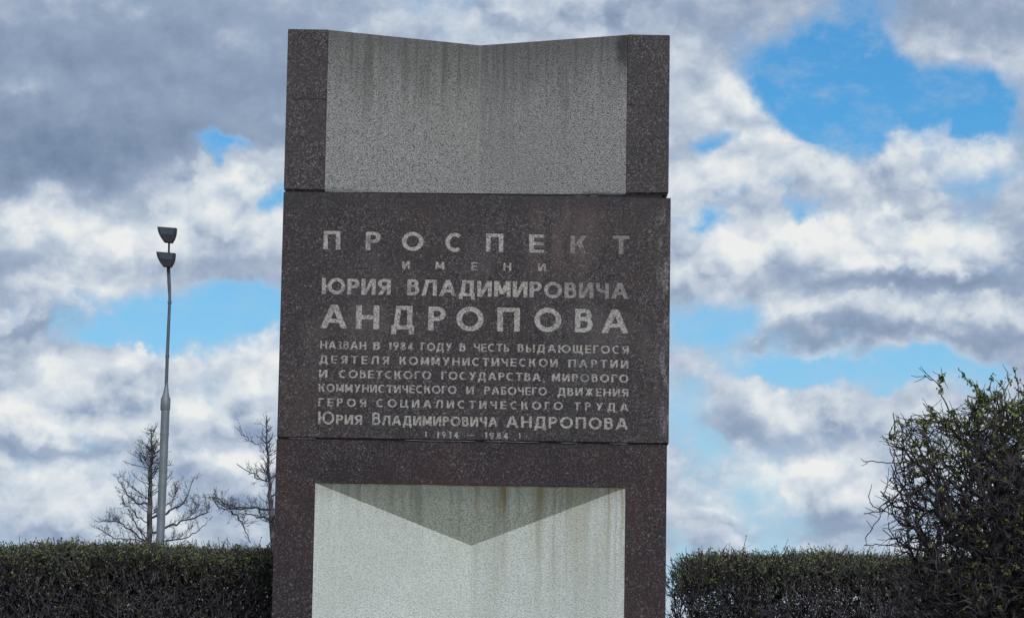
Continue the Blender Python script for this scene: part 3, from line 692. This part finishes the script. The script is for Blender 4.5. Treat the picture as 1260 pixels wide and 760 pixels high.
def larch(name, Y, trunk_px, limbs, label, seed, cone):
    """trunk_px: sighted trunk line from hedge to tip; limbs: lists of sighted points, thickness; the small shoots follow"""
    global rng
    rng = np.random.default_rng(seed)
    foot = at(*trunk_px[0], Y); b0 = Vector((foot.x, Y, 0)); root = empty(name, b0)
    tag(root, label, 'tree', 'bare larches behind the hedge')
    L = lambda px, py, y=0.0: np.array([at(px, py, Y).x - b0.x, y, at(px, py, Y).z])
    tp = np.array([np.array([0, 0, 0.0])] + [L(*p) for p in trunk_px]); n = 24; tr = smooth(tp, n)
    tr[1:, :2] += rng.normal(0, .012, (n - 1, 2))
    rt = np.linspace(.085, .010, n) ; T = Tubes(); T.add(tr, rt, 7); link('trunk', T.mesh('trunk'), M_larch, root, True)
    px = Y / FPX
    def shoots(T, pts, r, dens, ln, lvl=0):
        seglen = np.linalg.norm(np.diff(pts, axis=0), axis=1); tot = seglen.sum()
        m = max(1, rng.poisson(tot * dens))
        for _ in range(m):
            t = rng.uniform(.08, 1) * (len(pts) - 1); i = min(int(t), len(pts) - 2); f = t - i
            p = pts[i] * (1 - f) + pts[i + 1] * f; ax = pts[i + 1] - pts[i]; ax /= np.linalg.norm(ax) + 1e-9
            d = ax * .55 + rng.normal(0, .55, 3) + np.array([0, 0, .35]); l = ln * rng.uniform(.35, 1.2) * (1 - .45 * t / len(pts))
            q, rr = wander(p, d, l, 4, .14, .07, r, r * .5); T.add(q, rr, 3)
            if lvl > 0: shoots(T, q, r * .75, dens * 1.5, ln * .42, lvl - 1)
    for pts_px, r in limbs:
        T = Tubes(); k = len(pts_px); yy = rng.uniform(-1, 1) * .9
        P_ = smooth([L(p[0], p[1], yy * (j / max(1, k - 1))) for j, p in enumerate(pts_px)], 9 + k); P_[1:-1] += rng.normal(0, .018, (len(P_) - 2, 3))
        T.add(P_, np.linspace(r * .8, .008, len(P_)), 4); shoots(T, P_, .0048, 11, .46, 2)
        link('branch', T.mesh('branch'), M_larch, root)
    # short whorled branches up the stem
    for j in range(cone[2]):
        t = rng.uniform(cone[0], .985) ** .85; i = min(int(t * (n - 1)), n - 2); p = tr[i] + (tr[i + 1] - tr[i]) * (t * (n - 1) - i)
        a = rng.uniform(0, 2 * math.pi); l = cone[1] * (1.06 - t) ** .8 * rng.uniform(.5, 1.15)
        d = np.array([math.cos(a), math.sin(a) , rng.uniform(.15, .9)])
        q, rr = wander(p, d, l, 6, .14, .06, .011, .005)
        T = Tubes(); T.add(q, rr, 3); shoots(T, q, .0048, 9.0, .26, 1)
        link('branch', T.mesh('branch'), M_larch, root)
    return root

larch('larch_tree', 60.0, [(183, 668), (184.5, 620), (186, 580), (187, 555), (185.5, 527)],
      [([(186, 618), (170, 619), (159, 610), (152, 600), (147, 588)], .030),
       ([(184, 668), (166, 655), (150, 642), (138, 644), (121, 641)], .026),
       ([(183, 662), (172, 652), (166, 640), (158, 632)], .022),
       ([(186, 637), (205, 632), (222, 622), (232, 609), (238, 590)], .034),
       ([(185, 655), (206, 650), (222, 641), (244, 637), (258, 632), (261, 622)], .036),
       ([(187, 668), (214, 664), (232, 662), (246, 654), (257, 647)], .024),
       ([(184, 666), (160, 664), (140, 660), (128, 652)], .020),
       ([(228, 640), (238, 628), (244, 616)], .014), ([(206, 632), (212, 615), (216, 598)], .016),
       ([(186, 645), (172, 636), (162, 624), (154, 622)], .018)],
      'bare larch behind the street lamp with wide curving lower limbs', 11, (.28, 1.15, 80))
larch('larch_tree', 60.0, [(336, 668), (334.5, 640), (332, 600), (329, 560), (327, 512)],
      [([(333, 626), (318, 624), (300, 626), (284, 622), (272, 614), (262, 611)], .034),
       ([(300, 626), (282, 625), (268, 618), (258, 612)], .020),
       ([(284, 628), (296, 638), (302, 650), (310, 668)], .026),
       ([(262, 612), (270, 625), (284, 629)], .018),
       ([(333, 637), (322, 637), (308, 633), (296, 634)], .026),
       ([(330, 592), (316, 588), (306, 580), (292, 571)], .020),
       ([(328, 546), (314, 545), (306, 540), (299, 534)], .010),
       ([(334, 610), (350, 600), (366, 590), (380, 575)], .026), ([(334, 640), (356, 632), (372, 622)], .026)],
      'bare larch half hidden by the left edge of the stele, one long limb reaching left', 23, (.30, .95, 66))

# hedges ------------------------------------------------------------------------
def leaf_quads(centres, size, dirs=None):
    n = len(centres)
    a = rng.normal(0, 1, (n, 3)); a /= np.linalg.norm(a, axis=1)[:, None]
    c = rng.normal(0, 1, (n, 3)); b = np.cross(a, c); b /= np.linalg.norm(b, axis=1)[:, None]
    s = (size * rng.uniform(.6, 1.3, n))[:, None]
    fold = np.cross(a, b) * s * .35
    v = np.stack([centres - a * s * .5, centres + b * s * .32 + fold, centres + a * s * .5, centres - b * s * .32 + fold], 1).reshape(-1, 3)
    f = np.arange(n * 4).reshape(n, 4)
    f = np.concatenate([f[:, [0, 1, 2]], f[:, [0, 2, 3]]])
    return v, f
def add_leaves(parent, C, size, mat):
    v, f = leaf_quads(np.array(C), size); me = np_mesh('leaves', v, f)
    tag(link('leaves', me, mat, parent), kind='stuff')

def hedge(x0, x1, yf, depth, ztop, label, seed, round_l=0.0, dens=1.0, leafy=1.0):
    global rng
    rng = np.random.default_rng(seed)
    root = empty('hedge', ((x0 + x1) / 2, yf + depth / 2, 0)); tag(root, label, 'hedge')
    ox, oy = (x0 + x1) / 2, yf + depth / 2
    T = Tubes(); TP = Tubes(); C = []
    Lx = x1 - x0
    def top_at(x, y):
        zt = ztop + .009 * math.sin(x * 5.1 + seed) + .006 * math.sin(x * 13.3)
        if round_l:
            u = (x - x0) / round_l
            if u < 1: zt -= round_l * .85 * (1 - math.sqrt(max(0.0, 1 - (1 - u) ** 2)))
        v_ = min(y - yf, yf + depth - y) / .16
        if v_ < 1: zt -= .04 * (1 - max(0, v_)) ** 2
        return zt
    # stems from the ground
    for _ in range(int(60 * Lx * dens)):
        x = rng.uniform(x0 + .16, x1 - .1); y = yf + rng.uniform(.12, depth - .12)
        zt = top_at(x, y)
        p, r = wander(np.array([x, y, 0.0]), np.array([rng.normal(0, .12), rng.normal(0, .12), 1]), zt * rng.uniform(.8, .97), 9, .10, .03, rng.uniform(.006, .012), .0028)
        T.add(p - [ox, oy, 0], r, 4)
    N = int(5200 * Lx * dens)
    xs = rng.uniform(x0, x1, N); ys = yf + depth * (rng.beta(.75, .75, N)); 
    u = rng.uniform(0, 1, N); hz = np.where(rng.uniform(0, 1, N) < .52, 1 - .32 * u ** 1.3, u)
    for x, y, h in zip(xs, ys, hz):
        zt = top_at(x, y); z = h * zt
        if x < x0 + .09 and round_l and rng.random() < .4: continue
        up_ = .55 + .9 * max(0, h - .75) * 3
        d = np.array([rng.normal(0, .55), rng.normal(0, .55), up_ * rng.uniform(.2, 1.3)])
        l = rng.uniform(.07, .26) * (1.15 - .45 * h)
        n_ = 4 if l > .14 else 3
        r0 = rng.uniform(.0014, .0036)
        p, r = wander(np.array([x, y, z]), d, l, n_, .28, .05, r0, r0 * .5)
        over = p[:, 2].max() - zt - rng.exponential(.012)
        if over > 0: p[:, 2] -= over
        p[:, 1] = np.clip(p[:, 1], yf - .05, yf + depth + .05)
        if round_l: p[:, 0] = np.maximum(p[:, 0], x0 - rng.exponential(.012))
        (TP if rng.random() < .02 else T).add(p - [ox, oy, 0], r, 3)
        # forked tips
        if h > .5 and rng.random() < .7:
            k = rng.integers(1, n_); q, rr = wander(p[k], d + rng.normal(0, .7, 3), l * .5, 2, .25, .1, r0 * .7, r0 * .4)
            over = q[:, 2].max() - zt - rng.exponential(.014)
            if over > 0: q[:, 2] -= over
            T.add(q - [ox, oy, 0], rr, 3)
        # buds: thick near the clipped top, scattered lower down
        depth_below = zt - p[-1, 2]
        pr_ = leafy * (1.7 * math.exp(-max(depth_below, 0) / .085) + .03)
        for _ in range(rng.poisson(pr_ * 1.6)):
            t = rng.uniform(.3, 1) * n_; i = min(int(t), n_ - 1); c = p[i] + (p[i + 1] - p[i]) * (t - i) + rng.normal(0, .003, 3)
            for _k in range(2): C.append(c - [ox, oy, 0] + rng.normal(0, .004, 3))
    # fine upright shoots breaking the clipped line
    for _ in range(int(170 * Lx)):
        x = rng.uniform(x0 + .02, x1); y = yf + rng.uniform(.02, depth - .02); zt = top_at(x, y)
        l = rng.uniform(.02, .055) + (rng.exponential(.02) if rng.random() < .25 else 0)
        p, r = wander(np.array([x, y, zt - .03]), np.array([rng.normal(0, .5), rng.normal(0, .4), 1]), l + .03, 3, .12, 0, .0022, .0011); T.add(p - [ox, oy, 0], r, 3)
        if rng.random() < .5:
            for k in (1, 2, 3): C.append(p[k] - [ox, oy, 0] + rng.normal(0, .003, 3))
    tag(link('branches', T.mesh('branches'), M_twig, root), kind='stuff')
    tag(link('dry_twigs', TP.mesh('dry_twigs'), M_pale, root), kind='stuff')
    add_leaves(root, C, .0105, M_leaf)
    return root, T
HY = 12.9
zh = at(170, 672, HY).z; zh2 = at(980, 682, HY).z
xr0 = at(836, 740, HY).x
hedge(at(0, 700, HY).x - .9, -0.62, HY, .8, zh, 'long clipped hedge with dark bare twigs running left from behind the stele', 5, 0.0, 2.4, 1.9)
hedge(xr0, at(1260, 700, HY).x + .9, HY, .62, zh2, 'clipped dark hedge with rounded end right of the stele', 6, .12, 1.75, 1.7)

# big shaggy bush at the right, nearer ------------------------------------------
def bush():
    global rng
    rng = np.random.default_rng(42)
    BY = 9.6
    c = at(1262, 655, BY); base = Vector((at(1290, 760, BY).x, BY, 0))
    root = empty('bush', base)
    tag(root, 'large untrimmed thorny bush with green opening buds at the far right edge', 'bush')
    px = BY / FPX
    cen = np.array([c.x - base.x, 0, c.z]); rad = np.array([184 * px, .50, 192 * px])
    L = lambda px_, py_, y=0.0: np.array([at(px_, py_, BY).x - base.x, y, at(px_, py_, BY).z])
    # nodes of the growing shrub: position, parent, length of wood back to the ground, which main stem it belongs to
    MAXN = 170000
    P = np.zeros((MAXN, 3)); par = np.full(MAXN, -1); plen = np.zeros(MAXN); stem = np.zeros(MAXN, int); n = 0
    chains = []
    def add_chain(start, pts, st):
        nonlocal n
        ids = [start]; prev = start
        for q in pts:
            P[n] = q; par[n] = prev; plen[n] = (plen[prev] + np.linalg.norm(q - P[prev])) if prev >= 0 else 0; stem[n] = st; ids.append(n); prev = n; n += 1
        chains.append(([k for k in ids if k >= 0], st)); return prev
    NS = 16
    for k in range(NS):      # main stems fan up from the ground
        a = rng.uniform(0, 2 * math.pi); f = math.sqrt((k + .5) / NS)
        p0 = np.array([.13 * math.cos(a) * f, .13 * math.sin(a) * f, 0]); tx_ = -.95 + 1.75 * (k + .5) / NS
        p3 = cen + np.array([rad[0] * tx_ * .50, rng.normal(0, .14), -rad[2] * rng.uniform(.25, .75)])
        t = np.linspace(0, 1, 22)[:, None]; ctrl = np.array([p0[0] * 1.3, p0[1] * 1.3, p3[2] * .6])
        cv = (1 - t) ** 2 * p0 + 2 * t * (1 - t) * ctrl + t ** 2 * p3 + rng.normal(0, .005, (22, 3)); cv[0] = p0
        add_chain(-1, cv, k)
    NT_ = 9800
    tg = []
    while len(tg) < NT_:
        u = rng.normal(0, 1, 3); u /= np.linalg.norm(u); rr = rng.uniform(0, 1) ** .42
        lump = 1 + .09 * math.sin(5.2 * math.atan2(u[2], u[0]) + 1.1) + .06 * math.sin(11 * math.atan2(u[2], u[0])) + rng.normal(0, .035)
        q = cen + u * rr * lump * rad
        if q[2] < .75: continue
        xr = (q[0] - cen[0]) / rad[0]
        if xr < -.35 and rng.random() < .36 * min(1, (-xr - .35) * 2.5): continue      # thinner towards the open side
        tg.append(q)
    tg = np.array(tg, dtype=float); order = np.argsort(np.linalg.norm((tg - cen + [0, 0, rad[2] * .5]) / rad, axis=1) + rng.normal(0, .12, len(tg)))
    def nearest(q, w=.30):
        d = np.linalg.norm(P[:n] - q, axis=1); return int(np.argmin(d + w * plen[:n] + 10 * (P[:n, 2] < .45)))
    tips = []
    for q in tg[order]:
        k = nearest(q); d = np.linalg.norm(q - P[k])
        m = max(2, int(d / .028)); t = np.linspace(0, 1, m + 1)[1:, None]
        if par[k] >= 0: ax = P[k] - P[par[k]]; ax = ax / (np.linalg.norm(ax) + 1e-9)
        else: ax = np.array([0, 0, 1.0])
        mid = P[k] + ax * d * .38 + (q - P[k]) * .12
        cv = (1 - t) ** 2 * P[k] + 2 * t * (1 - t) * mid + t ** 2 * q + rng.normal(0, .0035, (m, 3))
        tips.append(add_chain(k, cv, stem[k]))
    stray = [[(1140, 600), (1110, 602), (1086, 628), (1062, 632)], [(1086, 627), (1078, 642), (1064, 662)], [(1086, 627), (1072, 622), (1068, 610)],
             [(1160, 560), (1120, 570), (1084, 569), (1062, 568)], [(1180, 530), (1160, 490), (1154, 474), (1136, 462)], [(1154, 474), (1158, 462)],
             [(1212, 500), (1200, 480), (1186, 466), (1178, 453)], [(1260, 520), (1252, 480), (1248, 455)], [(1160, 545), (1128, 520), (1112, 516)],
             [(1136, 580), (1122, 545), (1112, 516)], [(1170, 520), (1135, 517), (1111, 516)], [(1150, 640), (1120, 610), (1098, 552), (1090, 544)],
             [(1108, 552), (1094, 540), (1096, 526)], [(1130, 640), (1104, 590), (1094, 550)], [(1160, 680), (1110, 672), (1076, 670), (1062, 671)],
             [(1160, 514), (1146, 504), (1140, 500)], [(1230, 500), (1240, 470), (1238, 458)]]
    for pts in stray:
        P_ = smooth([L(a, b_, -.02) for a, b_ in pts], 4 * len(pts)); P_[1:-1] += rng.normal(0, .0022, (len(P_) - 2, 3))
        k = nearest(P_[0], 0.0); tips.append(add_chain(k, P_, stem[k]))
    # thickness by the amount of growth each piece carries
    load = np.zeros(MAXN); tipset = np.zeros(MAXN, bool); haskid = np.zeros(MAXN, bool); haskid[par[:n][par[:n] >= 0]] = True
    for i in range(n - 1, -1, -1):
        if not haskid[i]: load[i] += 1
        if par[i] >= 0: load[par[i]] += load[i]
    rad_n = np.minimum(.0017 * np.maximum(load, 1) ** .35 + .0004, .016)
    tubes = [Tubes() for _ in range(NS)]; C = []
    for ids, st in chains:
        if len(ids) < 2: continue
        rr = rad_n[ids].copy(); rr[0] = min(rr[0], rr[1] * 1.25)
        rr[1:] *= np.linspace(1, .92, len(rr) - 1)
        tubes[st].add(P[ids], rr, 5 if rr.max() > .004 else 3)
    for ti in tips:      # short spurs round each tip
        for _ in range(rng.poisson(1.7)):
            k = ti
            for _h in range(rng.integers(0, 4)):
                if par[k] >= 0: k = par[k]
            ax = P[k] - P[par[k]]; ax /= np.linalg.norm(ax) + 1e-9
            q, r_ = wander(P[k], ax * .5 + rng.normal(0, .6, 3), rng.uniform(.02, .075), 3, .12, .03, .0016, .0009); tubes[stem[k]].add(q, r_, 3)
    for T in tubes: link('branch', T.mesh('branch'), M_bush, root)
    # opening buds: generous in the upper crown, few lower down
    spots = [(1158, 463, 7, 1.), (1154, 482, 9, .9), (1096, 530, 9, .9), (1203, 480, 26, .85), (1224, 488, 30, .85), (1212, 470, 16, .9), (1178, 508, 26, .6), (1150, 525, 26, .45),
             (1246, 482, 26, .7), (1132, 548, 24, .4), (1150, 566, 34, .4), (1200, 530, 44, .30), (1240, 540, 40, .35), (1180, 690, 40, .14), (1220, 650, 60, .10), (1205, 740, 40, .16)]
    px2 = np.array([[L(a, b_)[0], L(a, b_)[2], sg * px, w_] for a, b_, sg, w_ in spots])
    for i in range(n):
        if load[i] > 5 or P[i, 2] < .9: continue
        d = np.hypot(px2[:, 0] - P[i, 0], px2[:, 1] - P[i, 2]) / px2[:, 2]
        w_ = (px2[:, 3] * np.exp(-d ** 2)).max() * (.5 if P[i, 1] > .1 else 1)
        if rng.random() < w_ * .85 + .006:
            for _k in range(7): C.append(P[i] + rng.normal(0, .0050, 3))
    add_leaves(root, C, .0135, M_leaf2)
bush()
